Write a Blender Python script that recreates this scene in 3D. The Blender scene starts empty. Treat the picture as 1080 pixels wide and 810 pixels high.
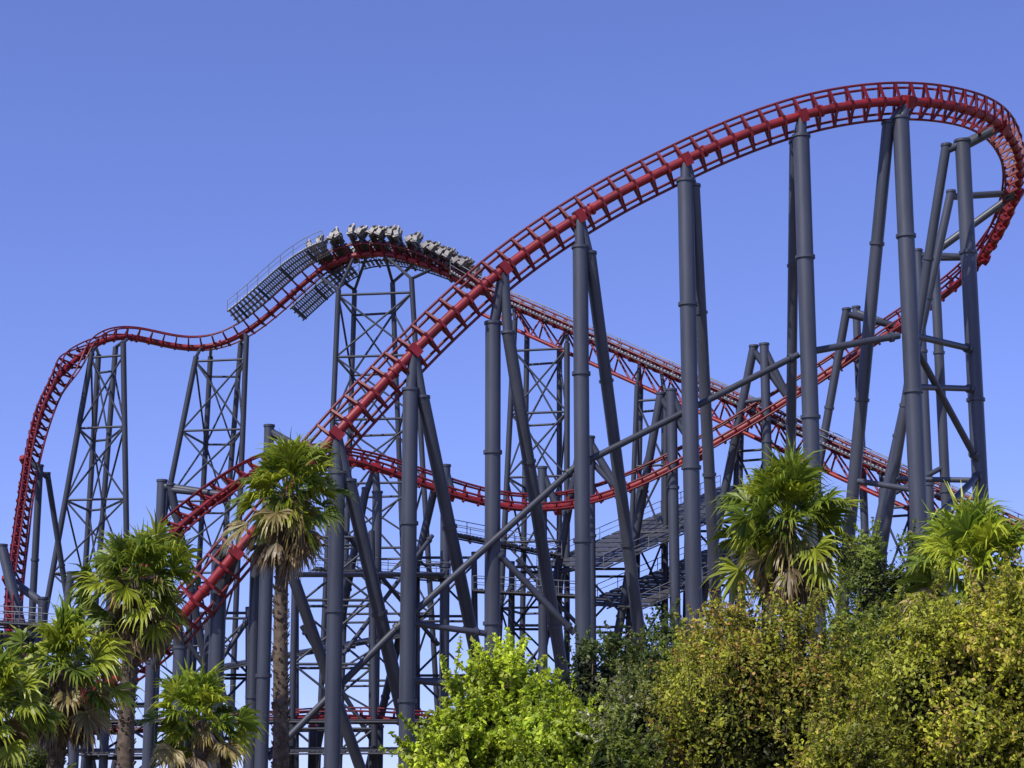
import bpy, math, random
import numpy as np
from mathutils import Vector as V, Matrix

random.seed(7)
scene = bpy.context.scene
COL = scene.collection
F, PITCH, CAMZ = 2000.0, math.radians(12), 2.0
CP, SP = math.cos(PITCH), math.sin(PITCH)

def at(px, py, Y):
    u = (px - 540) / F; v = (405 - py) / F
    d = V((u, CP - v * SP, v * CP + SP))
    return V((0, 0, CAMZ)) + d * (Y / d.y)

def proj(P):
    x, y, z = P.x, P.y, P.z - CAMZ
    f = y * CP + z * SP; up = -y * SP + z * CP
    return 540 + F * x / f, 405 - F * up / f

# ------------------------------------------------------------------ materials
def mat_paint(name, col, rough=0.4, var=0.25, scale=0.6, metallic=0.0, streak=True, spec=0.5):
    m = bpy.data.materials.new(name); m.use_nodes = True
    nt = m.node_tree; b = nt.nodes['Principled BSDF']
    tc = nt.nodes.new('ShaderNodeTexCoord')
    mp = nt.nodes.new('ShaderNodeMapping')
    mp.inputs['Scale'].default_value = (1, 1, 0.18) if streak else (1, 1, 1)
    n = nt.nodes.new('ShaderNodeTexNoise'); n.inputs['Scale'].default_value = scale
    n.inputs['Detail'].default_value = 6; n.inputs['Roughness'].default_value = 0.65
    r = nt.nodes.new('ShaderNodeValToRGB')
    r.color_ramp.elements[0].position = 0.3; r.color_ramp.elements[1].position = 0.72
    r.color_ramp.elements[0].color = tuple(c * (1 - var) for c in col) + (1,)
    r.color_ramp.elements[1].color = tuple(min(1, c * (1 + var)) for c in col) + (1,)
    nt.links.new(tc.outputs['Object'], mp.inputs['Vector'])
    nt.links.new(mp.outputs['Vector'], n.inputs['Vector'])
    nt.links.new(n.outputs['Fac'], r.inputs['Fac'])
    nt.links.new(r.outputs['Color'], b.inputs['Base Color'])
    b.inputs['Roughness'].default_value = rough
    b.inputs['Metallic'].default_value = metallic
    b.inputs['Specular IOR Level'].default_value = spec
    return m

def mat_leaf(name, trans=0.3, rough=0.5):
    m = bpy.data.materials.new(name); m.use_nodes = True
    nt = m.node_tree; b = nt.nodes['Principled BSDF']; out = nt.nodes['Material Output']
    a = nt.nodes.new('ShaderNodeAttribute'); a.attribute_name = 'Col'
    t = nt.nodes.new('ShaderNodeBsdfTranslucent')
    mx = nt.nodes.new('ShaderNodeMixShader'); mx.inputs[0].default_value = trans
    nt.links.new(a.outputs['Color'], b.inputs['Base Color'])
    nt.links.new(a.outputs['Color'], t.inputs['Color'])
    b.inputs['Roughness'].default_value = rough
    b.inputs['Specular IOR Level'].default_value = 0.35
    nt.links.new(b.outputs[0], mx.inputs[1]); nt.links.new(t.outputs[0], mx.inputs[2])
    nt.links.new(mx.outputs[0], out.inputs['Surface'])
    return m

M = {
    'red': mat_paint('red_track_paint', (0.205, 0.011, 0.015), 0.48, 0.45, 0.7, spec=0.38),
    'tie': mat_paint('crimson_tie_paint', (0.15, 0.009, 0.013), 0.5, 0.4, 0.9, spec=0.35),
    'rail': mat_paint('dark_red_rail_paint', (0.135, 0.013, 0.017), 0.42, 0.4, 0.8, spec=0.4),
    'slate': mat_paint('slate_blue_column_paint', (0.046, 0.051, 0.067), 0.42, 0.4, 0.5, spec=0.5),
    'slate_dark': mat_paint('dark_slate_lattice_paint', (0.035, 0.039, 0.052), 0.5, 0.3, 0.5, spec=0.4),
    'grate': mat_paint('dark_grey_grating', (0.055, 0.057, 0.065), 0.6, 0.3, 1.5, 0.2, False),
    'mesh': mat_paint('light_grey_mesh_grating', (0.33, 0.335, 0.35), 0.6, 0.25, 1.5, 0.1, False),
    'galv': mat_paint('galvanised_steel', (0.17, 0.175, 0.185), 0.5, 0.3, 1.5, 0.4, False),
    'conc': mat_paint('concrete', (0.32, 0.30, 0.27), 0.9, 0.2, 1.2, 0, False, 0.2),
    'seat': mat_paint('pale_seat_shell', (0.22, 0.205, 0.185), 0.5, 0.6, 2, 0, False),
    'seat2': mat_paint('brown_grey_seat_shell', (0.11, 0.098, 0.088), 0.5, 0.6, 2, 0, False),
    'seatpad': mat_paint('dark_seat_padding', (0.045, 0.045, 0.05), 0.7, 0.3, 2, 0, False),
    'car': mat_paint('car_chassis', (0.10, 0.095, 0.09), 0.4, 0.3, 2, 0.2, False),
    'bark': mat_paint('palm_bark', (0.115, 0.088, 0.065), 0.95, 0.6, 5, 0, False, 0.1),
    'twig': mat_paint('brown_bush_wood', (0.11, 0.08, 0.055), 0.95, 0.4, 4, 0, False, 0.1),
    'leaf': mat_leaf('bush_leaf', 0.4, 0.5),
    'frond': mat_leaf('palm_frond_leaf', 0.35, 0.4),
}

# ------------------------------------------------------------------ mesh builder
ORIGIN = {}
class MB:
    def __init__(s): s.v = []; s.f = []; s.sm = []
    def ring_tube(s, pts, rads, seg=12, caps=True, frame_up=None):
        n = len(pts); base = len(s.v)
        t0 = (pts[1] - pts[0]).normalized()
        ref = V((0, 0, 1)) if abs(t0.z) < 0.9 else V((1, 0, 0))
        a = t0.cross(ref).normalized()
        for i, p in enumerate(pts):
            t = (pts[min(i + 1, n - 1)] - pts[max(i - 1, 0)]).normalized()
            a = (a - t * a.dot(t)).normalized(); b = t.cross(a)
            r = rads[i] if isinstance(rads, (list, tuple)) else rads
            for k in range(seg):
                an = 2 * math.pi * k / seg
                s.v.append(p + a * (r * math.cos(an)) + b * (r * math.sin(an)))
        for i in range(n - 1):
            for k in range(seg):
                k2 = (k + 1) % seg
                s.f.append((base + i * seg + k, base + i * seg + k2, base + (i + 1) * seg + k2, base + (i + 1) * seg + k)); s.sm.append(True)
        if caps:
            for i, rev in ((0, True), (n - 1, False)):
                st = len(s.v)
                for k in range(seg): s.v.append(s.v[base + i * seg + k].copy())
                idx = list(range(st, st + seg))
                s.f.append(tuple(reversed(idx)) if rev else tuple(idx)); s.sm.append(False)
        return s
    def tube(s, p, q, r, r2=None, seg=12): return s.ring_tube([p, q], [r, r if r2 is None else r2], seg)
    def obox(s, c, ax, ay, az):
        b = len(s.v)
        for i in (-1, 1):
            for j in (-1, 1):
                for k in (-1, 1): s.v.append(c + ax * i + ay * j + az * k)
        for f in ((0,1,3,2),(4,6,7,5),(0,4,5,1),(2,3,7,6),(0,2,6,4),(1,5,7,3)):
            s.f.append(tuple(b + x for x in f)); s.sm.append(False)
        return s
    def bar(s, p, q, w, h, up=V((0, 0, 1))):
        t = q - p; L = t.length; t.normalize()
        x = t.cross(up)
        if x.length < 1e-4: x = t.cross(V((0, 1, 0)))
        x.normalize(); y = x.cross(t)
        return s.obox((p + q) / 2, t * (L / 2), x * (w / 2), y * (h / 2))
    def build(s, name, mat, parent=None):
        me = bpy.data.meshes.new(name)
        o = ORIGIN.get(parent.as_pointer(), V((0, 0, 0))) if parent else V((0, 0, 0))
        me.from_pydata([tuple(v - o) for v in s.v], [], s.f)
        me.polygons.foreach_set('use_smooth', s.sm)
        me.materials.append(mat); me.update()
        ob = bpy.data.objects.new(name, me); COL.objects.link(ob)
        if parent: ob.parent = parent; ORIGIN[ob.as_pointer()] = o
        return ob

def thing(name, label, cat, loc=V((0, 0, 0)), group=None):
    o = bpy.data.objects.new(name, None); COL.objects.link(o)
    o.location = loc; o.empty_display_size = 0.5
    o['label'] = label; o['category'] = cat
    if group: o['group'] = group
    ORIGIN[o.as_pointer()] = V(loc)
    return o

# ------------------------------------------------------------------ paths
class Path:
    def __init__(s, ctrl, step=0.5, smooth=40):
        pts = [at(c[0], c[1], c[2]) for c in ctrl]; ups = [V(c[3]).normalized() for c in ctrl]
        P = []; U = []
        n = len(pts)
        for i in range(n - 1):
            p0, p1, p2, p3 = pts[max(i - 1, 0)], pts[i], pts[i + 1], pts[min(i + 2, n - 1)]
            for k in range(24):
                t = k / 24
                P.append(0.5 * ((2 * p1) + (p2 - p0) * t + (2 * p0 - 5 * p1 + 4 * p2 - p3) * t * t + (3 * p1 - p0 - 3 * p2 + p3) * t ** 3))
                U.append(ups[i].lerp(ups[i + 1], t))
        P.append(pts[-1]); U.append(ups[-1])
        A = np.array([tuple(p) for p in P]); B = np.array([tuple(u) for u in U])
        d = np.r_[0, np.cumsum(np.linalg.norm(np.diff(A, axis=0), axis=1))]
        m = int(d[-1] / step); q = np.linspace(0, d[-1], m + 1)
        A = np.stack([np.interp(q, d, A[:, k]) for k in range(3)], 1)
        B = np.stack([np.interp(q, d, B[:, k]) for k in range(3)], 1)
        for _ in range(smooth):
            A[1:-1] += 0.5 * (0.5 * (A[:-2] + A[2:]) - A[1:-1]); B[1:-1] += 0.5 * (0.5 * (B[:-2] + B[2:]) - B[1:-1])
        s.P = [V(a) for a in A]; s.T = []; s.U = []; s.L = []
        for i in range(len(s.P)):
            t = (s.P[min(i + 1, m)] - s.P[max(i - 1, 0)]).normalized()
            u = V(B[i]); u = (u - t * u.dot(t)).normalized()
            s.T.append(t); s.U.append(u); s.L.append(t.cross(u).normalized())
        s.px = [proj(p) for p in s.P]
        s.step = d[-1] / m
    def near(s, px, py):
        return min(range(len(s.P)), key=lambda i: (s.px[i][0] - px) ** 2 + (s.px[i][1] - py) ** 2)
    def w(s, i, l, u): return s.P[i] + s.L[i] * l + s.U[i] * u

UA = (0, 0.95, 0.25)
lift_c = [(1180, 603, 146, (0, 0, 1)), (1080, 556, 151, (0, 0, 1)), (990, 516, 155, (0, 0, 1)), (900, 476, 159, (0, 0, 1)),
             (800, 430, 164, (0, 0, 1)), (700, 386, 169, (0, 0, 1)), (600, 342, 174, (0, 0, 1)), (540, 316, 177, (0, 0, 1)),
             (500, 297, 179, (0, 0.05, 1)), (465, 280, 180.3, (0, 0.1, 1)), (430, 267, 181.3, (0, 0.15, 1)), (400, 262, 182, (0, 0.2, 1)),
             (370, 265, 182.8, (0, 0.3, 0.95)), (340, 279, 183.6, (0, 0.4, 0.9))]
lift = Path(lift_c, smooth=20)
drop_c = [(340, 279, 183.6, (0, 0.4, 0.9)), (315, 300, 184.3, (0, 0.45, 0.9)), (292, 321, 185, (0, 0.45, 0.9)), (268, 341, 185.6, (0, 0.45, 0.9)), (242, 357, 186, (0, 0.45, 0.9)),
             (212, 364, 186, (0, 0.4, 0.9)), (180, 361, 185.5, (0, 0.35, 0.93)), (150, 353, 184.5, (0, 0.35, 0.93)), (125, 350, 183.5, (0.1, 0.35, 0.93)),
             (100, 357, 182, (0.2, 0.35, 0.9)), (80, 374, 180, (0.3, 0.4, 0.85)), (60, 405, 177, (0.4, 0.5, 0.7)), (45, 440, 174, (0.45, 0.3, 0.7)),
             (34, 482, 170, (0.6, 0.2, 0.5)), (27, 525, 166, (0.8, 0.1, 0.3)), (22, 565, 162, (0.8, 0.0, 0.3)), (17, 605, 158, (0.8, 0.0, 0.3)),
             (14, 645, 153, (0.8, 0.0, 0.4)), (18, 690, 146, (0.7, 0.1, 0.6)), (42, 726, 136, (0.5, 0.3, 0.8)), (90, 730, 126, (0.3, 0.5, 0.8)),
             (140, 700, 120, (0, 0.8, 0.5)), (172, 672, 118, UA)]
drop = Path(drop_c, smooth=20)
crest = Path(lift_c[8:] + drop_c[1:7], smooth=30)
RU = (0, -0.55, 0.8)
turn = Path([(172, 672, 118, UA), (208, 632, 117, UA), (250, 582, 117, UA), (300, 522, 117, UA), (350, 463, 117, UA), (400, 409, 118, UA), (450, 357, 119, UA),
             (500, 310, 120, UA), (550, 269, 121, UA), (600, 235, 121.5, UA), (650, 205, 122, UA), (700, 180, 122.5, UA), (750, 156, 123, UA),
             (800, 136, 123.5, UA), (850, 120, 124, (0, 0.94, 0.34)), (900, 110, 125, (0, 0.93, 0.36)), (950, 106, 126.5, (-0.1, 0.9, 0.4)), (1000, 110, 129, (-0.3, 0.8, 0.5)),
             (1040, 122, 132.5, (-0.55, 0.6, 0.6)), (1062, 144, 136.5, (-0.75, 0.4, 0.6)), (1070, 176, 141, (-0.85, 0.1, 0.55)), (1063, 212, 145.5, (-0.8, -0.2, 0.6)),
             (1045, 250, 149.5, (-0.6, -0.45, 0.65)), (1015, 288, 153, (-0.4, -0.55, 0.7)), (975, 319, 155.5, (-0.2, -0.6, 0.75)), (935, 345, 157, RU),
             (890, 377, 158.5, RU), (840, 410, 159.5, RU), (790, 441, 160, RU), (740, 470, 160.5, RU), (690, 497, 161, RU), (640, 518, 161, RU),
             (590, 530, 160.5, RU), (540, 530, 160, RU), (490, 519, 159, RU), (440, 502, 158, RU), (400, 488, 157, RU), (360, 479, 155, RU), (320, 477, 153, RU),
             (280, 487, 151, RU), (240, 510, 149, RU), (205, 536, 147, RU), (175, 562, 145, RU), (152, 592, 143, RU), (138, 625, 141, RU), (128, 665, 139, RU)], smooth=20)
low = Path([(60, 768, 152, (0, 0, 1)), (160, 764, 152, (0, 0, 1)), (250, 758, 152, (0, 0, 1)), (350, 752, 152, (0, 0.1, 1)), (440, 756, 152, (0, 0.2, 1)), (520, 768, 153, (0, 0.2, 1)), (620, 778, 155, (0, 0.2, 1))], smooth=10)

def track(name, label, path, ind_ties=100, spine_r=0.31, k_=1.0, sp=1.3, g=1.28):
    t = thing(name, label, 'roller coaster track', path.P[0].copy())
    n = len(path.P)
    MB().ring_tube([path.w(i, 0, -0.5 * k_) for i in range(n)], spine_r * k_, 14).build('spine_tube', M['red'], t)
    for l, u in ((-g, 0.0), (g, 0.0), (-g + 0.38, 0.4), (g - 0.38, 0.4)):
        MB().ring_tube([path.w(i, l * k_, u * k_) for i in range(n)], 0.095 * k_, 6).build('rail', M['rail'], t)
    k = sp / path.step; ids = []
    x = k / 2
    while x < n - 1: ids.append(x); x += k
    rest = MB()
    for j, x in enumerate(ids):
        mb = MB() if j < ind_ties else rest
        i = int(x); fr = x - i
        T, L, U = path.T[i], path.L[i], path.U[i]
        O = path.P[i].lerp(path.P[i + 1], fr)
        W = lambda l, u: O + L * (l * k_) + U * (u * k_)
        mb.bar(W(-g - 0.05, -0.1), W(g + 0.05, -0.1), 0.15 * k_, 0.17 * k_, U)
        for s in (-1, 1):
            mb.bar(W(s * 0.2, -0.74), W(s * (g - 0.06), -0.16), 0.18 * k_, 0.15 * k_, T)
            mb.bar(W(s * (g - 0.38), -0.05), W(s * (g - 0.38), 0.36), 0.12 * k_, 0.12 * k_, T)
        mb.obox(W(0, -0.5), T * 0.09, L * ((spine_r + 0.05) * k_), U * ((spine_r + 0.04) * k_))
        if j < ind_ties: mb.build('cross_tie', M['tie'], t)
    if rest.v:
        o = rest.build('cross_tie', M['tie'], t); o['kind'] = 'stuff'
    x = 9 / path.step; y = x / 2
    while y < n - 2:
        i = int(y); c = path.w(i, 0, -0.5 * k_)
        MB().tube(c - path.T[i] * 0.08, c + path.T[i] * 0.08, spine_r * k_ + 0.12, seg=14).build('spine_flange', M['red'], t); y += x
    return t

track('coaster_track', 'thick red track climbing from lower left into the tall banked curve at upper right', turn)
track('coaster_track', 'red track of the long humped drop down the far left side', drop, k_=0.88)
lt = track('coaster_track', 'straight red lift track rising from the right edge to the crest', lift)
track('coaster_track', 'short low level red track behind the palm trunks at the bottom', low, k_=0.8)

# truss under the lift
i0, i1 = lift.near(1079, 556), lift.near(520, 306)
for s in (-0.9, 0.9):
    MB().ring_tube([lift.w(i, s, -2.5) for i in range(i0, i1)], 0.17, 8).build('truss_chord', M['red'], lt)
stp = int(3.2 / lift.step)
for i in range(i0, i1 - stp, stp):
    for s in (-0.9, 0.9):
        wb = MB()
        wb.tube(lift.w(i, s, -2.5), lift.w(i, s * 0.4, -0.7), 0.1, seg=6)
        wb.tube(lift.w(i, s, -2.5), lift.w(i + stp, s * 0.4, -0.7), 0.1, seg=6)
        wb.tube(lift.w(i, 0, -2.5), lift.w(i, s, -2.5), 0.09, seg=6)
        wb.build('truss_web', M['red'], lt)

# ------------------------------------------------------------------ catwalks
def catwalk(label, pts, lats, ups, w0, w1, rail_sides=(0, 1), post_every=3, thick=0.1, drop_u=0.0, mat='mesh', beams=True, rail_h=1.1, gap=0.8, pitch=0.32, strips=1):
    t = thing('catwalk', label, 'walkway', pts[0].copy(), 'catwalks and stairs on the coaster')
    n = len(pts)
    A = [pts[i] + lats[i] * w0 + ups[i] * drop_u for i in range(n)]
    B = [pts[i] + lats[i] * w1 + ups[i] * drop_u for i in range(n)]
    mb = MB()
    for i in range(n - 1):
        nb = max(1, int((A[i + 1] - A[i]).length / pitch)); d = (A[i + 1] - A[i]); hl = d.length / nb / 2 * gap; d.normalize()
        for k in range(nb):
            f = (k + 0.5) / nb
            a = A[i].lerp(A[i + 1], f); b = B[i].lerp(B[i + 1], f)
            mb.obox((a + b) / 2, (b - a) / 2, d * hl, ups[i] * (thick / 2))
    mb.build('deck', M[mat], t)
    for E in (A, B) + tuple([A[i].lerp(B[i], q / strips) for i in range(n)] for q in range(1, strips)):
        MB().ring_tube([p - V((0, 0, 0.16)) for p in E], 0.08, 6).build('stringer', M['grate'], t)
    for s in rail_sides:
        E = (A, B)[s]
        for h, r in ((rail_h, 0.04), (rail_h * 0.5, 0.028)):
            MB().ring_tube([p + V((0, 0, h)) for p in E], r, 5).build('handrail', M['galv'], t)
        for i in range(0, n, post_every):
            MB().tube(E[i] - V((0, 0, 0.1)), E[i] + V((0, 0, rail_h)), 0.038, seg=5).build('railing_post', M['galv'], t)
    if beams:
        for i in range(post_every, n, post_every * 2):
            MB().bar(A[i] - V((0, 0, 0.3)), B[i] - V((0, 0, 0.3)), 0.16, 0.2).build('deck_beam', M['grate'], t)
    return t

def path_catwalk(label, path, ia, ib, st, w0, w1, **k):
    a, b = min(ia, ib), max(ia, ib); ids = list(range(a, b, st))
    return catwalk(label, [path.P[i] for i in ids], [path.L[i] for i in ids], [path.U[i] for i in ids], w0, w1, **k)

path_catwalk('narrow grey catwalk along the near edge of the lift track', lift, lift.near(1100, 565), lift.near(480, 287), 3, 1.6, 2.3, rail_sides=(1,), post_every=2, drop_u=-0.3, gap=0.5)
path_catwalk('narrow grey catwalk along the far edge of the lift track', lift, lift.near(1100, 565), lift.near(480, 287), 3, -2.3, -1.6, rail_sides=(0,), post_every=2, drop_u=-0.3, gap=0.5)
ld = -1 if crest.L[len(crest.P) // 2].y > 0 else 1   # sign of the near side
def side(w0, w1): return (w0, w1) if ld > 0 else (-w1, -w0)
w = side(1.3, 3.4)
path_catwalk('wide grey mesh stair platform on the upper side of the drop left of the train', crest, crest.near(352, 272), crest.near(250, 353), 1, w[0], w[1], post_every=3, drop_u=-0.15, rail_h=1.05, gap=0.62, pitch=0.24, strips=3)
w = side(-3.4, -1.3)
path_catwalk('short grey mesh stair platform below the red track left of the train', crest, crest.near(365, 266), crest.near(292, 321), 1, w[0], w[1], post_every=3, drop_u=-0.15, rail_h=1.05, gap=0.62, pitch=0.24, strips=3)
w = side(-2.5, -1.3)
path_catwalk('grey maintenance walkway beside the train on the far side of the crest', crest, crest.near(485, 290), crest.near(367, 266), 2, w[0], w[1], post_every=2, drop_u=-0.3, rail_h=0.9, gap=0.5)

def straight_walk(label, p, q, w, n=14, roll=0.0, **k):
    pts = [p.lerp(q, i / n) for i in range(n + 1)]
    d = (q - p).normalized(); lat = d.cross(V((0, 0, 1))).normalized()
    lat = Matrix.Rotation(roll, 3, d) @ lat; up = lat.cross(d)
    return catwalk(label, pts, [lat] * (n + 1), [up] * (n + 1), -w / 2, w / 2, mat='grate', **k)
straight_walk('broad dark grey sloping walkway deck under the dip of the red track', at(600, 598, 167), at(800, 510, 173), 15, 18, 0.12, post_every=2, strips=5, gap=0.75, pitch=0.6)
straight_walk('lower dark sloping deck beneath the broad sloping one', at(640, 640, 165), at(790, 575, 170), 12, 14, 0.12, post_every=2, strips=4, gap=0.75, pitch=0.6)
straight_walk('short level grey platform with railing left of the sloping decks', at(470, 562, 165), at(592, 586, 165), 8.0, 10, 0.08, post_every=2, gap=0.75, strips=2)
straight_walk('narrow dark platform below the level grey one', at(500, 622, 164), at(610, 628, 164), 8.0, 10, 0.08, post_every=2, gap=0.75, strips=2)
straight_walk('dark walkway crossing left of the tallest uprights at mid height', at(330, 600, 158), at(480, 610, 160), 6.0, 12, 0.06, post_every=2, gap=0.75)
straight_walk('dark stepped deck low behind the tallest palm trunk, sloping down left', at(215, 706, 156), at(425, 668, 160), 7.0, 14, 0.08, post_every=2, gap=0.9, strips=2, rail_sides=())
straight_walk('long low dark walkway in front of the low red track at bottom left', at(60, 760, 147), at(470, 760, 147), 3.0, 20, post_every=2, gap=0.97, rail_sides=())
straight_walk('long dark service deck below the low red track at bottom left', at(60, 792, 147), at(480, 790, 147), 9.0, 20, 0.05, post_every=2, rail_sides=())
straight_walk('dark low platform at the left edge behind the palms', at(-40, 655, 144), at(52, 660, 144), 5, 8, post_every=2)
straight_walk('dark low deck at the left edge below the other platform', at(-40, 700, 142), at(70, 704, 142), 6, 8, 0.05, post_every=2, rail_sides=())

# ------------------------------------------------------------------ supports
def leg_part(t, name, top, foot, r, mat, seg=14, flanges=True):
    c = MB().tube(foot, top, r, seg=seg).build(name, M[mat], t)
    if flanges:
        L = (top - foot).length; d = (top - foot).normalized(); s = L - 8.5
        while s > 3:
            p = foot + d * s
            MB().tube(p - d * 0.11, p + d * 0.11, r * 1.2, seg=seg).build('flange', M[mat], c); s -= 11
    MB().obox(V((foot.x, foot.y, 0.2)), V((r * 2.2, 0, 0)), V((0, r * 2.2, 0)), V((0, 0, 0.25))).build('footing', M['conc'], t)
    return c

def foot_of(a, b):
    d = b - a; return a + d * (a.z / -d.z)

def bent(label, path, anchor, legs, mat='slate', braces=(), group='tubular steel supports under the red track'):
    i = path.near(*anchor); P = path.w(i, 0, -0.5); Y0 = P.y
    tops = []; feet = []
    for (tx, ty, fx, fy, dyt, dyf, r) in legs:
        a = at(tx, ty, Y0 + dyt)
        f = V((a.x, a.y, 0)) if fx is None else foot_of(a, at(fx, fy, Y0 + dyf))
        tops.append((a, r)); feet.append(f)
    t = thing('track_support', label, 'support column', V((feet[0].x, feet[0].y, 0)), group)
    for k, ((a, r), f) in enumerate(zip(tops, feet)):
        leg_part(t, 'column' if legs[k][2] is None else 'inclined_leg', a, f, r, mat)
        MB().tube(a - V((0, 0, 0.02)), a + V((0, 0, 0.16)), r * 1.15, seg=14).build('cap_plate', M[mat], t)
        if (a - P).length > 0.8:
            MB().tube(a - V((0, 0, 0.35)), P, min(0.36, r * 0.8), seg=10).build('arm', M[mat], t)
    MB().obox(P + path.U[i] * -0.12, path.T[i] * 0.28, path.L[i] * 0.45, path.U[i] * 0.42).build('saddle_bracket', M['red'], t)
    for (ka, fa, kb, fb) in braces:
        p = tops[ka][0].lerp(feet[ka], fa); q = tops[kb][0].lerp(feet[kb], fb)
        MB().tube(p, q, 0.2, seg=8).build('brace', M[mat], t)
    return t

N = None
bent('two legged slate support crossing behind the crown of the tallest palm, under the climbing track', turn, (434, 373), [(433, 412, N, 0, 0, 0, .5), (446, 420, 500, 680, .3, 5, .42)])
bent('two legged slate support second right of the tallest palm, its leg splayed right', turn, (530, 285), [(520, 342, N, 0, 0.5, 0, .52), (536, 352, 582, 640, .5, 5, .42)])
bent('two legged slate support with a splayed leg under the middle of the climb', turn, (612, 228), [(612, 262, N, 0, 0, 0, .52), (622, 268, 672, 650, .3, 6, .42)])
bent('thick slate upright with a close second leg, right of the middle climb', turn, (723, 167), [(723, 192, N, 0, 0, 0, .55), (732, 197, 756, 650, .3, 7, .4)])
bent('tall pair of slate uprights standing almost together left of the top curve', turn, (844, 121), [(845, 145, N, 0, 0, 0, .56), (838, 151, 834, 480, 1.5, 9, .36)])
bent('tallest slate support, under the highest point of the curve, one leg leaning left', turn, (950, 106), [(950, 126, N, 0, 0, 0, .58), (937, 131, 890, 620, .3, 5, .44)], braces=[(0, .55, 1, .52)])
bent('outermost right slate upright with short arm to the curve', turn, (1050, 131), [(1015, 150, N, 0, 0, 0, .56), (998, 154, 948, 470, 0, 4, .36)], braces=[(0, .52, 1, .5)])
bent('slate support inside the right curve with a long horizontal arm', turn, (1068, 200), [(1003, 203, 925, 560, -3, 0, .34), (985, 262, N, 0, 1, 0, .38)], braces=[(0, .5, 1, .4)])
bent('slate support behind the right curve with a stub arm below the others', turn, (1030, 270), [(968, 265, N, 0, 0, 0, .36), (985, 268, 915, 620, 0, 3, .3)], braces=[(0, .6, 1, .6)])
bent('slate support at the left of the climb just right of the tallest palm', turn, (352, 461), [(356, 500, N, 0, 0, 0, .5), (368, 508, 436, 800, .3, 5, .44)])
bent('slate twin uprights partly behind the tallest palm', turn, (290, 534), [(282, 566, N, 0, 0, 0, .42), (270, 590, N, 0, 2, 0, .36), (306, 600, 380, 810, .3, 5, .36)])
bent('short slate upright with square stub head left of the tallest palm', turn, (248, 584), [(232, 578, N, 0, 1.5, 0, .5), (222, 655, N, 0, 3, 0, .36)])
bent('lowest slate upright at the foot of the climbing track', turn, (188, 655), [(190, 684, N, 0, 0.5, 0, .42), (160, 700, N, 0, 1.5, 0, .36)])
bent('slender slate pair behind the tall uprights, reaching over the returning track at right', turn, (945, 338), [(903, 325, N, 0, 3, 0, .34), (893, 327, 862, 500, 0, 2, .36)])
bent('slate pair with stub heads over the returning track, left of the tall pair', turn, (830, 416), [(806, 364, N, 0, 0, 0, .4), (795, 366, 760, 540, .3, 3, .38)], braces=[(0, .12, 1, .12)])
bent('slate pair over the returning track behind the thick upright', turn, (735, 473), [(708, 412, N, 0, 0, 0, .46), (697, 416, 655, 650, .3, 3, .38)], braces=[(0, .2, 1, .2)])
bent('slate pair with stub head at the lowest part of the dipping track', turn, (650, 514), [(622, 462, N, 0, 0, 0, .42), (612, 470, 572, 690, .3, 3, .34)], braces=[(0, .35, 1, .35)])
bent('single slate upright at the lowest point of the dip', turn, (585, 530), [(572, 494, N, 0, 0, 0, .4)])
bent('slate pair left of the dip with a leg splayed to the left', turn, (478, 516), [(470, 492, N, 0, 0, 0, .42), (462, 500, 410, 720, .3, 4, .34)])
bent('slate upright near the crossing of the two red tracks', turn, (400, 488), [(398, 520, N, 0, 0, 0, .42), (386, 516, 340, 760, .3, 4, .34)])
bent('slate support with a dark box arm above the tallest palm crown', turn, (335, 477), [(284, 450, N, 0, 0.5, 0, .42)])
bent('slate support with a long sloping arm at the left end of the returning track', turn, (232, 516), [(171, 508, N, 0, 0.5, 0, .4), (180, 512, 215, 690, .3, 3, .32)])
bent('thin slate support at the far left of the returning track', turn, (150, 596), [(118, 600, N, 0, 0.5, 0, .34), (75, 605, 60, 720, 2, 2, .3)])
bent('slim slate support against the steep drop at the left edge', drop, (34, 482), [(42, 492, N, 0, 0, 0, .32), (50, 500, 80, 690, 2, 6, .26)], 'slate_dark')
bent('slate support with two level arms at the bottom of the left drop', drop, (16, 610), [(46, 632, N, 0, -3, 0, .42), (2, 576, 22, 660, -3, -4, .42)])
bent('slate pair holding the valley of the track at bottom left', drop, (42, 726), [(40, 742, N, 0, 0, 0, .4), (80, 748, N, 0, -4, 0, .36)])
for x in (110, 200, 262, 330, 400, 470, 545):
    lab = {110: 'leftmost short post under the low red track', 200: 'second short post from the left under the low red track', 262: 'short post under the low red track left of the tallest palm trunk',
           330: 'short post under the low red track right of the tallest palm trunk', 400: 'third last short post under the low red track', 470: 'second last short post under the low red track', 545: 'last short post under the low red track behind the lime bush'}[x]
    i = low.near(x, 760); bent(lab, low, low.px[i], [(x, low.px[i][1] + 14, N, 0, 0, 0, .34)], 'slate_dark')

def pipe(label, p, q, r=0.27, mat='slate'):
    t = thing('brace_pipe', label, 'brace pipe', p.copy(), 'long brace pipes between the columns')
    MB().tube(p, q, r, seg=12).build('pipe', M[mat], t)
    d = (q - p).normalized()
    for e, s in ((p, 1), (q, -1)):
        MB().tube(e + d * (s * 0.5), e + d * (s * 0.72), r * 1.5, seg=12).build('end_flange', M[mat], t)
pipe('near level brace pipe joining the two tall uprights under the top curve', at(948, 354, 126.3), at(848, 372, 124), 0.24)
pipe('long brace pipe sloping down left from the tall pair to the middle upright', at(842, 374, 124), at(612, 490, 121.6), 0.22, 'slate_dark')
pipe('longest brace pipe running from the middle upright down to the lower left', at(606, 493, 121.6), at(430, 652, 118.4), 0.22, 'slate_dark')
pipe('lowest brace pipe ending near the tallest palm trunk', at(426, 655, 118.4), at(282, 800, 117), 0.22, 'slate_dark')
pipe('short brace pipe sloping down right at centre between two uprights', at(520, 578, 120.4), at(606, 668, 121.4), 0.22)
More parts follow.
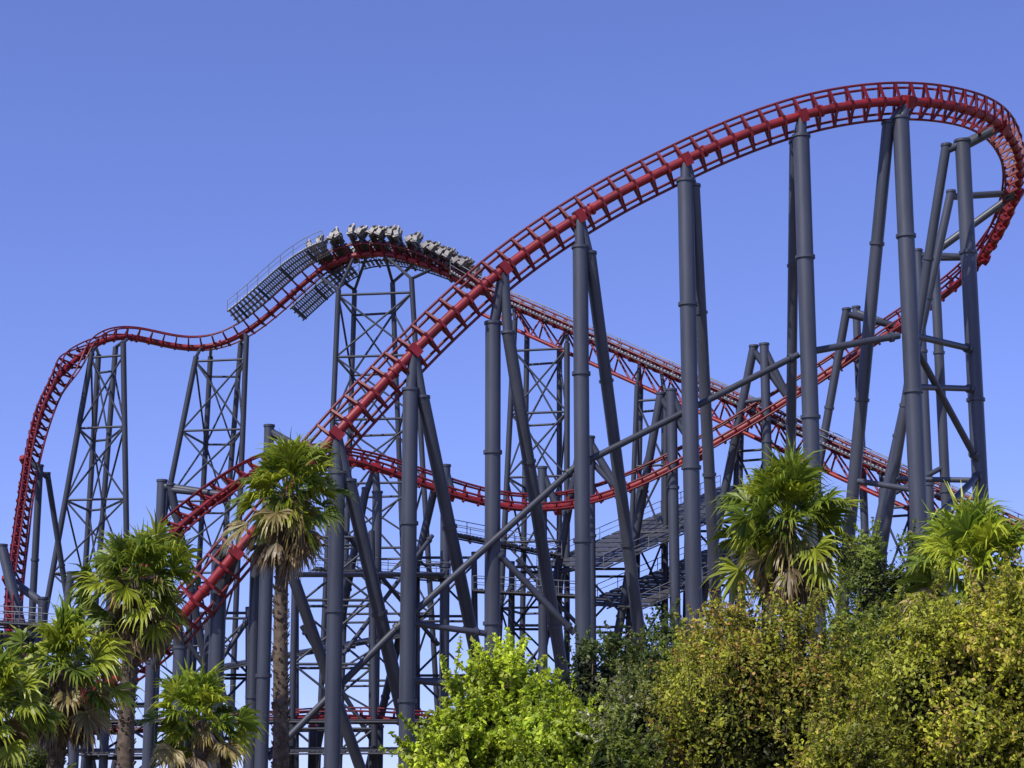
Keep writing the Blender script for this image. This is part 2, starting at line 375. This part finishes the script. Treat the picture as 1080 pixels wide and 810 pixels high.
pipe('steep brace pipe sloping down right inside the right hand columns', at(962, 360, 126.4), at(1030, 485, 133.5), 0.24)
pipe('level brace pipe at right between the last two tall uprights', at(960, 353, 126.4), at(1024, 368, 133.5), 0.24)
pipe('lower level brace pipe at right between the last two tall uprights', at(962, 408, 126.4), at(1026, 410, 133.5), 0.22)
pipe('rising brace pipe at lower right beside the lift', at(985, 548, 127), at(1033, 500, 133.5), 0.24)
pipe('level brace pipe left of centre at mid height', at(308, 606, 135), at(472, 606, 158), 0.2)
pipe('level brace pipe above the lime green bush', at(425, 656, 119), at(512, 668, 120.4), 0.2)
pipe('short level brace pipe low over the lime green bush', at(424, 716, 119), at(500, 724, 120.4), 0.22)
pipe('thin crossing pipe behind the uprights left of centre, sloping down right', at(362, 560, 150), at(462, 680, 158), 0.18, 'slate_dark')
pipe('thin crossing pipe behind the uprights left of centre, sloping down left', at(456, 565, 158), at(362, 690, 150), 0.18, 'slate_dark')
pipe('thin crossing pipe above the bright green bush, sloping down right', at(545, 590, 160), at(620, 670, 162), 0.18, 'slate_dark')
pipe('dark diagonal pipe low between the two tall left palms, sloping down right', at(172, 640, 150), at(262, 770, 152), 0.2, 'slate_dark')
pipe('dark diagonal pipe low between the two tall left palms, sloping down left', at(264, 650, 152), at(176, 780, 150), 0.2, 'slate_dark')
pipe('dark diagonal pipe low right of the tallest palm trunk', at(318, 660, 152), at(398, 790, 155), 0.2, 'slate_dark')

# ------------------------------------------------------------------ lattice towers
def tower(label, legs, levels, rl=0.28, rb=0.12, fan=None, xx=False):
    feet = [foot_of(a, b) for a, b in legs]; tops = [a for a, b in legs]
    c = sum(feet, V((0, 0, 0))) / len(feet)
    t = thing('lattice_tower', label, 'lattice tower', V((c.x, c.y, 0)), 'lattice towers under the lift and drop')
    for a, f in zip(tops, feet):
        leg_part(t, 'leg', a, f, rl, 'slate_dark', 10, False)
    zt = min(a.z for a in tops) - 0.5
    zs = [zt - k * levels for k in range(int((zt - 1) / levels) + 1)]
    def pt(k, z):
        a, f = tops[k], feet[k]; s = (a.z - z) / (a.z - f.z); return a.lerp(f, s)
    n = len(legs)
    for j, z in enumerate(zs):
        for k in range(n):
            k2 = (k + 1) % n
            MB().tube(pt(k, z), pt(k2, z), rb, seg=6).build('ring_brace', M['slate_dark'], t)
            if j + 1 < len(zs):
                a, b = (k, k2) if (j + k) % 2 == 0 else (k2, k)
                MB().tube(pt(a, z), pt(b, zs[j + 1]), rb * 0.85, seg=6).build('diagonal_brace', M['slate_dark'], t)
                if xx and z > 18 and k % 2 == 0: MB().tube(pt(b, z), pt(a, zs[j + 1]), rb * 0.8, seg=6).build('diagonal_brace', M['slate_dark'], t)
    for (k, path, px, py) in (fan or []):
        i = path.near(px, py); q = path.w(i, 0, -0.6)
        MB().tube(tops[k], q, rl * 0.6, seg=8).build('head_strut', M['slate_dark'], t)
    return t
def TL(tx, ty, bx, by, Y, dY=0): return (at(tx, ty, Y), at(bx, by, Y + dY))
tower('widest lattice tower, straight below the train on the crest', [TL(357, 306, 346, 560, 179), TL(434, 294, 450, 560, 178), TL(414, 298, 424, 560, 186, 1), TL(374, 306, 366, 560, 187, 1)], 6.2, 0.27, 0.13, xx=True,
      fan=[(0, drop, 332, 286), (0, lift, 372, 265), (1, lift, 460, 278), (1, lift, 410, 263), (2, lift, 410, 263), (3, lift, 390, 262), (2, lift, 440, 270), (3, drop, 350, 273)])
tower('splayed lattice tower under the middle of the humped drop', [TL(207, 376, 170, 560, 183, 0), TL(260, 354, 252, 560, 182, 0), TL(254, 362, 238, 560, 190, 1), TL(222, 376, 212, 560, 190, 1)], 7, xx=True,
      fan=[(0, drop, 212, 364), (1, drop, 258, 348), (2, drop, 258, 348), (3, drop, 222, 363)])
tower('leftmost splayed lattice tower under the rounded hump of the drop', [TL(97, 372, 56, 600, 180), TL(130, 362, 134, 600, 179), TL(122, 366, 104, 600, 186), TL(104, 374, 90, 600, 187)], 7, xx=True,
      fan=[(0, drop, 98, 359), (1, drop, 132, 351), (2, drop, 132, 351), (3, drop, 98, 359)])
tower('lattice tower below the lift just right of the crest', [TL(543, 338, 530, 600, 173), TL(598, 362, 598, 600, 172), TL(590, 366, 590, 600, 178), TL(556, 346, 552, 600, 179)], 6.0, xx=True,
      fan=[(0, lift, 543, 317), (1, lift, 600, 342), (2, lift, 600, 342), (3, lift, 543, 317)])
tower('narrow lattice tower below the lift behind the column cluster right of centre', [TL(672, 405, 664, 620, 168), TL(702, 415, 702, 620, 167), TL(700, 415, 700, 620, 172), TL(676, 408, 672, 620, 173)], 6, 0.24,
      fan=[(0, lift, 675, 375), (1, lift, 702, 387), (2, lift, 702, 387), (3, lift, 675, 375)])
tower('narrow lattice tower below the lift between the two thick uprights', [TL(778, 455, 772, 620, 163), TL(808, 468, 810, 620, 162), TL(806, 468, 806, 620, 167), TL(782, 455, 778, 620, 168)], 6, 0.24,
      fan=[(0, lift, 780, 421), (1, lift, 806, 433), (2, lift, 806, 433), (3, lift, 780, 421)])
tower('lowest lattice tower of the lift near the right edge', [TL(930, 515, 926, 620, 156), TL(962, 528, 962, 620, 155), TL(960, 528, 960, 620, 160), TL(934, 515, 932, 620, 161)], 6, 0.24,
      fan=[(0, lift, 932, 490), (1, lift, 962, 503), (2, lift, 962, 503), (3, lift, 932, 490)])

def trestle(label, xa, xb, ty, Y, deep=5, step=5.0):
    tower(label, [TL(xa, ty, xa - 3, ty + 150, Y), TL(xb, ty, xb + 2, ty + 150, Y), TL(xb, ty + 3, xb, ty + 150, Y + deep), TL(xa, ty + 3, xa, ty + 150, Y + deep)], step, 0.26, 0.13)
trestle('steel trestle low behind the crossing tracks, left of centre', 312, 392, 560, 150)
trestle('steel trestle low at centre above the lime green bush', 440, 500, 582, 162)
trestle('steel trestle carrying the level grey platform', 540, 588, 592, 163, 4)
trestle('steel trestle carrying the lower end of the broad sloping deck', 612, 668, 594, 164, 6)
trestle('steel trestle carrying the upper end of the broad sloping deck', 725, 782, 545, 168, 6)
trestle('steel trestle under the low platform at the left edge', 0, 40, 665, 143, 3)
trestle('small steel trestle behind the tallest palm trunk', 200, 262, 640, 155, 5)
trestle('low steel trestle carrying the dark decks between the left palms', 95, 185, 735, 146, 4, 4.0)

# ------------------------------------------------------------------ the train
t = thing('coaster_train', 'grey coaster train with winged rows of pale seats passing over the crest', 'coaster train', lift.P[lift.near(410, 263)].copy())
ia, ib = crest.near(494, 294), crest.near(336, 282)
ncar = 9; span = (ib - ia) / ncar
def frame(x):
    i = max(0, min(len(crest.P) - 2, int(x))); f = x - i
    return crest.P[i].lerp(crest.P[i + 1], f), crest.T[i], crest.L[i], crest.U[i]
rr_ = random.Random(5)
for c in range(ncar):
    xc = ia + span * (c + 0.5)
    O, T, L, U = frame(xc)
    W = lambda l, f, u: O + L * l + T * f + U * u
    hl = span * crest.step * 0.40
    mb = MB()
    mb.obox(W(0, 0, 0.6), T * hl, L * 0.85, U * 0.16)
    mb.obox(W(0, 0.1, 0.9), T * hl * 0.6, L * 0.45, U * 0.16)
    mb.bar(W(-2.3, -hl * 0.55, 0.55), W(2.3, -hl * 0.55, 0.55), 0.28, 0.2, U)
    mb.bar(W(-2.3, hl * 0.55, 0.55), W(2.3, hl * 0.55, 0.55), 0.28, 0.2, U)
    mb.bar(W(0, -hl - 0.2, 0.55), W(0, hl + 0.2, 0.55), 0.14, 0.14, U)
    car = mb.build('car', M['car'], t)
    for s in (-1, 1):
        for f in (-hl * 0.7, hl * 0.7):
            MB().tube(W(s * 1.15, f, 0.24), W(s * 1.45, f, 0.24), 0.18, seg=10).build('wheel', M['seatpad'], car)
        for row in (-1, 1):
            tilt = rr_.uniform(-0.5, 0.6)      # the seats of each row have rotated a little differently
            for l in (1.4, 2.25):
                mb = MB()
                b = W(s * l, row * hl * 0.52, 0.66 + rr_.uniform(-0.05, 0.08))
                R = Matrix.Rotation(tilt, 3, L); t_ = R @ T; u_ = R @ U
                mb.obox(b, t_ * 0.3, L * 0.29, u_ * 0.09)
                mb.obox(b + u_ * 0.42 - t_ * 0.26, (t_ * 1.2 - u_ * 3).normalized() * 0.46, L * 0.28, (t_ * 3 + u_ * 1.2).normalized() * 0.08)
                mb.obox(b + u_ * 0.95 - t_ * 0.46, u_ * 0.14, L * 0.15, t_ * 0.09)
                for e in (-1, 1):
                    mb.obox(b + L * (e * 0.31) + u_ * 0.3 - t_ * 0.12, t_ * 0.22, L * 0.045, u_ * 0.26)
                mb.build('seat', M['seat' if (row + int(l)) % 2 else 'seat2'], car)
                r = MB()
                for e in (-1, 1):
                    r.ring_tube([b + L * (e * 0.15) + u_ * 0.86 - t_ * 0.4, b + L * (e * 0.15) + u_ * 0.88 - t_ * 0.12, b + L * (e * 0.14) + u_ * 0.6 + t_ * 0.1, b + L * (e * 0.12) + u_ * 0.22 + t_ * 0.18], 0.1, 6)
                r.build('restraint', M['seatpad'], car)

# ------------------------------------------------------------------ vegetation
rng = np.random.default_rng(11)
def quads_object(name, Q, C, mat, parent):
    n = len(Q); o = np.array(ORIGIN[parent.as_pointer()])
    me = bpy.data.meshes.new(name)
    me.vertices.add(n * 4); me.loops.add(n * 4); me.polygons.add(n)
    me.vertices.foreach_set('co', (Q - o).reshape(-1).astype(np.float32))
    me.loops.foreach_set('vertex_index', np.arange(n * 4, dtype=np.int32))
    me.polygons.foreach_set('loop_start', np.arange(0, n * 4, 4, dtype=np.int32))
    me.polygons.foreach_set('loop_total', np.full(n, 4, dtype=np.int32))
    me.update(calc_edges=True)
    a = me.attributes.new('Col', 'FLOAT_COLOR', 'FACE')
    a.data.foreach_set('color', np.c_[C, np.ones(n)].reshape(-1).astype(np.float32))
    me.materials.append(mat)
    ob = bpy.data.objects.new(name, me); COL.objects.link(ob); ob.parent = parent
    return ob
def unit(a): return a / np.maximum(np.linalg.norm(a, axis=-1, keepdims=True), 1e-6)

def bush(label, px, top_py, Y, rx, ry, pal, nleaf=16000, leaf=0.10, nlobe=26, name='bush', cat='bush', crown_frac=1.0, tip=0.3, shoots=90, group=None, narrow=0.5, sl=(0.3, 0.95), core=0.26):
    top = at(px, top_py, Y); H = top.z
    base = V((top.x, top.y, 0)); t = thing(name, label, cat, base, group)
    zc0 = H * (1 - crown_frac); hz = (H - zc0) / 2; cz = zc0 + hz
    S = np.array([rx, ry, hz]); Cc = np.array([base.x, base.y, cz]); rmin = min(rx, ry, hz)
    lc, lr = [], []
    while len(lc) < nlobe:
        d = unit(rng.normal(size=3))
        if d[2] < -0.5: continue
        r = rmin * rng.uniform(0.13, 0.40)
        p = d * (S - r) * rng.uniform(0.6, 1.12)
        p[:2] *= 1 + 0.1 * max(0, d[2])
        lc.append(p); lr.append(r)
    lc = np.array(lc); lr = np.array(lr); wts = lr ** 2 / np.sum(lr ** 2)
    k = rng.choice(nlobe, size=nleaf, p=wts)
    d = unit(rng.normal(size=(nleaf, 3)) + unit(lc[k]) * 0.6)
    ph = np.sin(d[:, 0] * 6 + k) * np.sin(d[:, 1] * 6 + k * 2.1) * np.sin(d[:, 2] * 6 + k * 1.3)
    pos = lc[k] + d * (lr[k] * (1.18 - 0.7 * rng.random(nleaf) ** 1.3 + 0.4 * ph))[:, None]
    dep = np.min(np.linalg.norm(pos[:, None, :] - lc[None], axis=2) / lr[None], axis=1)
    keep = (dep > 0.6) | (rng.random(nleaf) < 0.3)
    pos, d, k, dep = pos[keep], d[keep], k[keep], dep[keep]
    P = Cc + pos; N_ = unit(d + 0.6 * unit(pos / S))
    zz = pos[:, 2] / hz
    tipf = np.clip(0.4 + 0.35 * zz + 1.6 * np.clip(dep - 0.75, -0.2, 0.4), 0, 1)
    # leaves deep between the lumps have the bush's inner shade mixed into their colour
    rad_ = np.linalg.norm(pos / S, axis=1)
    inner_shade = np.clip((rad_ - 0.55) / 0.35, 0.35, 1.0)
    sp, sd, sk = [], [], []
    outer = np.where((dep > 0.85) & (zz > -0.3))[0]
    tw = MB()
    for j in rng.choice(outer, size=shoots):
        o = P[j]; dr = unit(d[j] * 0.7 + np.array([0, 0, 0.7]) + rng.normal(size=3) * 0.35); L = rng.uniform(*sl)
        m = int(L / 0.022)
        s = rng.random(m) ** 0.8 * L
        sp.append(o + dr * s[:, None] + rng.normal(size=(m, 3)) * (0.055 * (1 - 0.6 * s / L))[:, None]); sd.append(unit(rng.normal(size=(m, 3)) * 0.7 + dr)); sk.append(np.full(m, k[j]))
        tw.tube(V(o - dr * 0.4), V(o + dr * L * 1.05), 0.012, 0.005, 3)
    m = sum(len(x) for x in sp)
    P = np.r_[P, np.concatenate(sp)]; N_ = np.r_[N_, np.concatenate(sd)]; k = np.r_[k, np.concatenate(sk)]; tipf = np.r_[tipf, np.full(m, 1.0)]; inner_shade = np.r_[inner_shade, np.ones(m)]
    good = P[:, 2] > 0.05
    P, N_, k, tipf, inner_shade = P[good], N_[good], k[good], tipf[good], inner_shade[good]; n = len(P)
    def leaves(P, N_, ln, narrow, jit):
        n = len(P)
        nn = unit(N_ + rng.normal(size=(n, 3)) * jit + np.array([-0.1, -0.2, 0.3]))
        a = unit(np.cross(nn, rng.normal(size=(n, 3)))); b = np.cross(nn, a)
        wd = ln * narrow; bend = nn * ln * 0.12
        return np.stack([P - a * ln * 0.5 - bend, P + b * wd * 0.5, P + a * ln * 0.5 - bend, P - b * wd * 0.5], 1)
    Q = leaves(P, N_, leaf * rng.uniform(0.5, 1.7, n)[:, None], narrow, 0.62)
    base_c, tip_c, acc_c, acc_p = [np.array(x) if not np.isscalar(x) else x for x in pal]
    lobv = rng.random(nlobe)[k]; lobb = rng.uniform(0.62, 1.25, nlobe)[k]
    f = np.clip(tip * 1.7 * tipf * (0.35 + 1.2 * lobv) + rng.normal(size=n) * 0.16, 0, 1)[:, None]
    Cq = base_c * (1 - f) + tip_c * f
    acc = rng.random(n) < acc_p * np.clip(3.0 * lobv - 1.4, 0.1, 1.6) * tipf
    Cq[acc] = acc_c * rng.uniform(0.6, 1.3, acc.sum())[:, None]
    Cq *= (rng.uniform(0.65, 1.3, n) * inner_shade * lobb)[:, None]
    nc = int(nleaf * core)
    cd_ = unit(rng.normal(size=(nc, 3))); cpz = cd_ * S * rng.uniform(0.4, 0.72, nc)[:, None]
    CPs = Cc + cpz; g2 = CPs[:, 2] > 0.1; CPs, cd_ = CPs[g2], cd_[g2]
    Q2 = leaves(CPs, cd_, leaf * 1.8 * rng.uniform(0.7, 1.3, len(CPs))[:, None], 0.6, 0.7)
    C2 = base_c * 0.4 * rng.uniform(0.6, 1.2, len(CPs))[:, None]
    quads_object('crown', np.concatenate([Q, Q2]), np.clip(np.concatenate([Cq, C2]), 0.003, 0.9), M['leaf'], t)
    st = tw; hub = V((base.x, base.y, max(0.5, zc0 * 0.9 + 0.3)))
    st.ring_tube([base - V((0, 0, 0.1)), (base + hub) / 2 + V((0.08, 0.03, 0)), hub], [0.2, 0.16, 0.13], 8)
    for p in lc[:16]:
        e = V(Cc + p); mid = hub.lerp(e, 0.5) + V(rng.normal(size=3) * 0.15)
        st.ring_tube([hub, mid, e], [0.09, 0.055, 0.02], 6)
    st.build('trunk', M['twig'], t)

OLIVE = ((0.13, 0.155, 0.018), (0.44, 0.44, 0.04), (0.52, 0.29, 0.07), 0.24)
YEL = ((0.17, 0.20, 0.018), (0.54, 0.55, 0.045), (0.60, 0.44, 0.11), 0.2)
YGRN = ((0.12, 0.18, 0.018), (0.38, 0.47, 0.04), (0.50, 0.45, 0.10), 0.1)
LIME = ((0.20, 0.30, 0.016), (0.54, 0.64, 0.045), (0.58, 0.62, 0.10), 0.08)
GREEN = ((0.09, 0.14, 0.018), (0.26, 0.33, 0.035), (0.36, 0.36, 0.07), 0.06)
DARK = ((0.035, 0.06, 0.014), (0.10, 0.14, 0.024), (0.15, 0.15, 0.06), 0.03)
MID = ((0.07, 0.11, 0.017), (0.2, 0.26, 0.03), (0.26, 0.26, 0.07), 0.05)
PALE = ((0.12, 0.16, 0.04), (0.34, 0.38, 0.08), (0.66, 0.63, 0.50), 0.28)

G = 'bushes along the foot of the coaster'
bush('big olive bush with rusty orange tips in front at right of centre', 795, 634, 42, 2.15, 2.0, OLIVE, 58000, 0.088, 70, tip=0.38, group=G, shoots=420)
bush('largest yellow green bush with dry tips filling the lower right corner', 1008, 620, 40, 2.15, 2.0, YEL, 60000, 0.095, 70, tip=0.40, group=G, shoots=460)
bush('greener bush between the two biggest bushes at right', 897, 655, 44.5, 1.7, 1.5, YGRN, 36000, 0.09, 42, tip=0.32, group=G, shoots=260)
bush('yellow bush cut by the right edge of the picture', 1094, 612, 39, 1.4, 1.5, YEL, 32000, 0.095, 34, tip=0.42, group=G, shoots=200)
bush('olive bush filling the gap left of the big rusty bush', 726, 682, 44, 1.3, 1.4, YGRN, 28000, 0.088, 34, tip=0.3, group=G, shoots=220)
bush('low yellow green bush in front between the two big bushes', 897, 742, 38.5, 1.15, 1.2, YEL, 24000, 0.09, 32, tip=0.28, group=G, shoots=180)
bush('lime green upright bush leftmost of the bush row', 515, 694, 46, 1.2, 1.2, LIME, 24000, 0.135, 34, tip=0.48, group=G, shoots=320, sl=(0.4, 1.1))
bush('small lime green bush in front of the lime upright one', 474, 746, 45, 0.9, 0.9, LIME, 13000, 0.13, 20, tip=0.45, group=G, shoots=180, sl=(0.3, 0.9))
bush('bright green rounded bush low at centre', 602, 734, 44, 1.45, 1.3, LIME, 28000, 0.12, 38, tip=0.34, group=G, shoots=280)
bush('lime bush joining the upright one and the low centre one', 553, 716, 47, 1.1, 1.1, LIME, 16000, 0.13, 24, tip=0.4, group=G, shoots=180)
bush('dark green bush standing behind the bright green one at centre', 622, 668, 55, 2.3, 1.7, DARK, 38000, 0.11, 42, tip=0.5, group=G, shoots=220)
bush('dark green bush right of the other dark one, behind the olive bush', 696, 660, 57, 2.0, 1.7, MID, 32000, 0.11, 38, tip=0.26, group=G, shoots=200)
bush('pale speckled bush with cream flower heads left of the big olive bush', 684, 706, 42.5, 1.1, 1.1, PALE, 26000, 0.08, 32, tip=0.36, group=G, shoots=200)
bush('small green bush at the bottom centre below the speckled one', 648, 756, 41, 0.9, 1.0, GREEN, 18000, 0.105, 24, tip=0.4, group=G)
bush('dark leafy tree behind the yellow bushes between the two right palms', 944, 558, 62, 2.1, 1.6, MID, 20000, 0.115, 44, name='leafy_tree', cat='tree', crown_frac=0.75, tip=0.48, shoots=280, core=0.1)
bush('dark low shrub at the left edge under the palms', 15, 790, 60, 1.6, 1.6, GREEN, 16000, 0.11, 18, tip=0.3, group=G)

def palm(label, px, cpy, Y, R, nf, seed, skirt=18, trunk_r=0.3, foot_px=None, fan=1.05, bright=1.0, el_range=2.2):
    rg = np.random.default_rng(seed)
    c = at(px, cpy, Y)
    fx = c.x if foot_px is None else at(foot_px, 810, Y).x
    base = V((fx, Y, 0)); t = thing('palm_tree', label, 'palm tree', base, 'fan palms in front of the coaster')
    n = 26; pts = []; rad = []
    for i in range(n):
        f = i / (n - 1); p = base.lerp(c, f); p.x += 0.12 * math.sin(f * 5 + seed); pts.append(p)
        rad.append(trunk_r * (1.25 - 0.35 * f + (0.25 if f > 0.85 else 0)) * (1 + rg.uniform(-0.05, 0.05)))
    bt = MB(); bt.ring_tube(pts, rad, 14); H = c.z
    for j in range(int(H * 34)):
        f = rg.random(); an = rg.random() * 6.283
        p = base.lerp(c, f); p.x += 0.12 * math.sin(f * 5 + seed)
        d = V((math.cos(an), math.sin(an), 0)); r = trunk_r * (1.25 - 0.35 * f)
        q = p + d * r * 0.96
        s = 0.10 if f < 0.8 else 0.18
        bt.bar(q, q + d * (s * 0.8) + V((0, 0, s * 1.2)), 0.07, 0.03, d)
    bt.build('trunk', M['bark'], t)
    Q = []; C = []
    def frond(dirv, L, droop, col, fanr, nseg=18, spread=1.5):
        dirv = unit(dirv)
        side = np.cross(dirv, [0, 0, 1.0]); side = unit(side) if np.linalg.norm(side) > 0.05 else np.array([1.0, 0, 0])
        o = np.array(c) + dirv * 0.12 + rg.normal(size=3) * 0.07
        p1 = o + dirv * L * 0.5 + np.array([0, 0, -droop * 0.08 * L]); p2 = o + dirv * L + np.array([0, 0, -droop * 0.4 * L])
        for a_, b_ in ((o, p1), (p1, p2)):
            w = side * 0.024
            Q.append([a_ - w, a_ + w, b_ + w, b_ - w]); C.append(np.array(col) * 1.3)
            up = np.cross(side, unit(b_ - a_)) * 0.022
            Q.append([a_ - up, a_ + up, b_ + up, b_ - up]); C.append(np.array(col) * 1.1)
        fd = unit(p2 - p1); side = unit(np.cross(fd, np.cross(side, fd)))
        roll = rg.normal() * 0.9
        nrm = np.cross(side, fd)
        side, nrm = side * math.cos(roll) + nrm * math.sin(roll), nrm * math.cos(roll) - side * math.sin(roll)
        for s in range(nseg):
            a = (s / (nseg - 1) - 0.5) * 2 * spread + rg.normal() * 0.05
            ld = fd * math.cos(a) + side * math.sin(a) + nrm * (0.32 * abs(math.sin(a)) + 0.06 * (s % 2) + rg.normal() * 0.06)
            ld = unit(ld); ll = fanr * (0.64 + 0.36 * math.cos(a * 0.9)) * rg.uniform(0.75, 1.2)
            wv = unit(np.cross(ld, nrm))
            fold = nrm * 0.03 * (1 if s % 2 else -1)
            m1 = p2 + ld * ll * 0.5; tipd = unit(ld + np.array([0, 0, -1.0]) * (0.3 + 0.9 * rg.random() + 0.5 * droop))
            m2 = m1 + unit(ld * 0.62 + tipd * 0.38) * ll * 0.25; m3 = m2 + tipd * ll * 0.36
            w0, w1, w2 = 0.012, 0.056, 0.03
            v = rg.uniform(0.65, 1.35)
            Q.append([p2 - wv * w0, p2 + wv * w0, m1 + wv * w1 + fold, m1 - wv * w1 - fold]); C.append(np.array(col) * v)
            Q.append([m1 - wv * w1 - fold, m1 + wv * w1 + fold, m2 + wv * w2, m2 - wv * w2]); C.append(np.array(col) * v * 1.1)
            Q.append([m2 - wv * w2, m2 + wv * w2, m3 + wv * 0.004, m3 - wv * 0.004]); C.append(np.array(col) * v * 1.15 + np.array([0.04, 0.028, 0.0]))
    golden = 2.39996
    for i in range(nf):
        f = (i + 0.5) / nf
        el = 1.5 - el_range * f + rg.normal() * 0.22; az = i * golden + rg.normal() * 0.4
        d = np.array([math.cos(az) * math.cos(el), math.sin(az) * math.cos(el), math.sin(el)])
        g = rg.random()
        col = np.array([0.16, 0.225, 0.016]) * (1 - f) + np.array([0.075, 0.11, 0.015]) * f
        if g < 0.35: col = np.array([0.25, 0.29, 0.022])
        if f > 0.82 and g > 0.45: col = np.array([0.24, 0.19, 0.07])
        L = R * rg.uniform(0.26, 0.74) * (0.85 if f < 0.12 else 1)
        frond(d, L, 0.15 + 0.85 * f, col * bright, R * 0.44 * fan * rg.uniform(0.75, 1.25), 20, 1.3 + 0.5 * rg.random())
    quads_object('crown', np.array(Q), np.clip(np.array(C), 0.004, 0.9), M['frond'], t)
    Q.clear(); C.clear()
    for i in range(skirt):
        az = i * golden + rg.normal() * 0.3; el = -0.75 - 0.65 * rg.random()
        d = np.array([math.cos(az) * math.cos(el), math.sin(az) * math.cos(el), math.sin(el)])
        col = np.array([0.18, 0.13, 0.07]) * rg.uniform(0.5, 1.3)
        frond(d, R * rg.uniform(0.3, 0.66), 0.9, col, R * 0.42 * rg.uniform(0.8, 1.2), 14, 0.9)
    if skirt: quads_object('dead_frond_skirt', np.array(Q), np.clip(np.array(C), 0.004, 0.9), M['frond'], t)

palm('tallest fan palm, left of centre, its crown against the red climbing track', 304, 520, 70, 2.45, 66, 1, 26, 0.255, 292)
palm('second tallest fan palm at left with brown hanging fronds', 146, 610, 66, 2.25, 66, 2, 34, 0.255, 132)
palm('bushy fan palm at lower left, left of the second tallest palm', 66, 704, 58, 2.05, 62, 3, 20, 0.24, 62, bright=1.1)
palm('small fan palm at the bottom between the two tall left palms', 208, 760, 60, 1.65, 54, 4, 4, 0.22, bright=1.3)
palm('fan palm cut by the left edge of the picture', -8, 742, 55, 1.65, 52, 5, 12, 0.22, bright=1.1)
palm('dense fan palm behind the big olive bush with a shaggy brown skirt', 832, 550, 66, 2.65, 92, 6, 36, 0.3)
palm('bright green fan palm near the right edge above the yellow bush', 1032, 604, 52, 2.1, 70, 7, 0, 0.25, bright=1.35, el_range=1.7, fan=1.2)

# ------------------------------------------------------------------ ground
gm = bpy.data.materials.new('dry_earth_ground'); gm.use_nodes = True
nt = gm.node_tree; b = nt.nodes['Principled BSDF']; b.inputs['Roughness'].default_value = 0.95
tc = nt.nodes.new('ShaderNodeTexCoord'); nz = nt.nodes.new('ShaderNodeTexNoise'); nz.inputs['Scale'].default_value = 0.15; nz.inputs['Detail'].default_value = 10
rp = nt.nodes.new('ShaderNodeValToRGB'); rp.color_ramp.elements[0].color = (0.07, 0.075, 0.03, 1); rp.color_ramp.elements[1].color = (0.24, 0.19, 0.12, 1)
rp.color_ramp.elements[0].position = 0.35; rp.color_ramp.elements[1].position = 0.65
nt.links.new(tc.outputs['Object'], nz.inputs['Vector']); nt.links.new(nz.outputs['Fac'], rp.inputs['Fac']); nt.links.new(rp.outputs['Color'], b.inputs['Base Color'])
mb = MB(); mb.v = [V((-4000, -500, 0)), V((4000, -500, 0)), V((4000, 7500, 0)), V((-4000, 7500, 0))]; mb.f = [(0, 1, 2, 3)]; mb.sm = [False]
g = mb.build('ground', gm); g['kind'] = 'structure'; g['label'] = 'dry earth ground under the coaster'; g['category'] = 'ground'

# ------------------------------------------------------------------ light, sky, camera
EL = math.radians(48); S = V((-0.6, -0.66, 0)).normalized() * math.cos(EL) + V((0, 0, math.sin(EL)))
sl = bpy.data.lights.new('sun', 'SUN'); sl.energy = 5.0; sl.angle = math.radians(0.5); sl.color = (1, 0.95, 0.85)
so = bpy.data.objects.new('sun', sl); COL.objects.link(so); so.rotation_euler = (-S).to_track_quat('-Z', 'Y').to_euler()
w = bpy.data.worlds.new('World'); scene.world = w; w.use_nodes = True
nt = w.node_tree; bg = nt.nodes['Background']
sk = nt.nodes.new('ShaderNodeTexSky'); sk.sky_type = 'NISHITA'; sk.sun_disc = False
sk.sun_elevation = EL; sk.sun_rotation = math.atan2(S.x, S.y); sk.air_density = 1.0; sk.dust_density = 0.4; sk.ozone_density = 4.0
tc = nt.nodes.new('ShaderNodeTexCoord')
mad = nt.nodes.new('ShaderNodeVectorMath'); mad.operation = 'MULTIPLY_ADD'; mad.inputs[1].default_value = (1, 1, 1.05); mad.inputs[2].default_value = (0, 0, 0.06)
nrm = nt.nodes.new('ShaderNodeVectorMath'); nrm.operation = 'NORMALIZE'
nt.links.new(tc.outputs['Generated'], mad.inputs[0]); nt.links.new(mad.outputs[0], nrm.inputs[0]); nt.links.new(nrm.outputs[0], sk.inputs['Vector'])
mix = nt.nodes.new('ShaderNodeMixRGB'); mix.blend_type = 'MULTIPLY'; mix.inputs[0].default_value = 1; mix.inputs[2].default_value = (1.04, 0.93, 1.42, 1)
nt.links.new(sk.outputs[0], mix.inputs[1]); nt.links.new(mix.outputs[0], bg.inputs['Color'])
bg.inputs['Strength'].default_value = 0.138

cd = bpy.data.cameras.new('camera'); cd.sensor_width = 36; cd.lens = 36 * F / 1080; cd.clip_end = 12000; cd.clip_start = 0.5
co = bpy.data.objects.new('camera', cd); COL.objects.link(co); co.location = (0, 0, CAMZ); co.rotation_euler = (math.pi / 2 + PITCH, 0, 0)
scene.camera = co
scene.view_settings.view_transform = 'Standard'; scene.view_settings.look = 'None'; scene.view_settings.exposure = 0
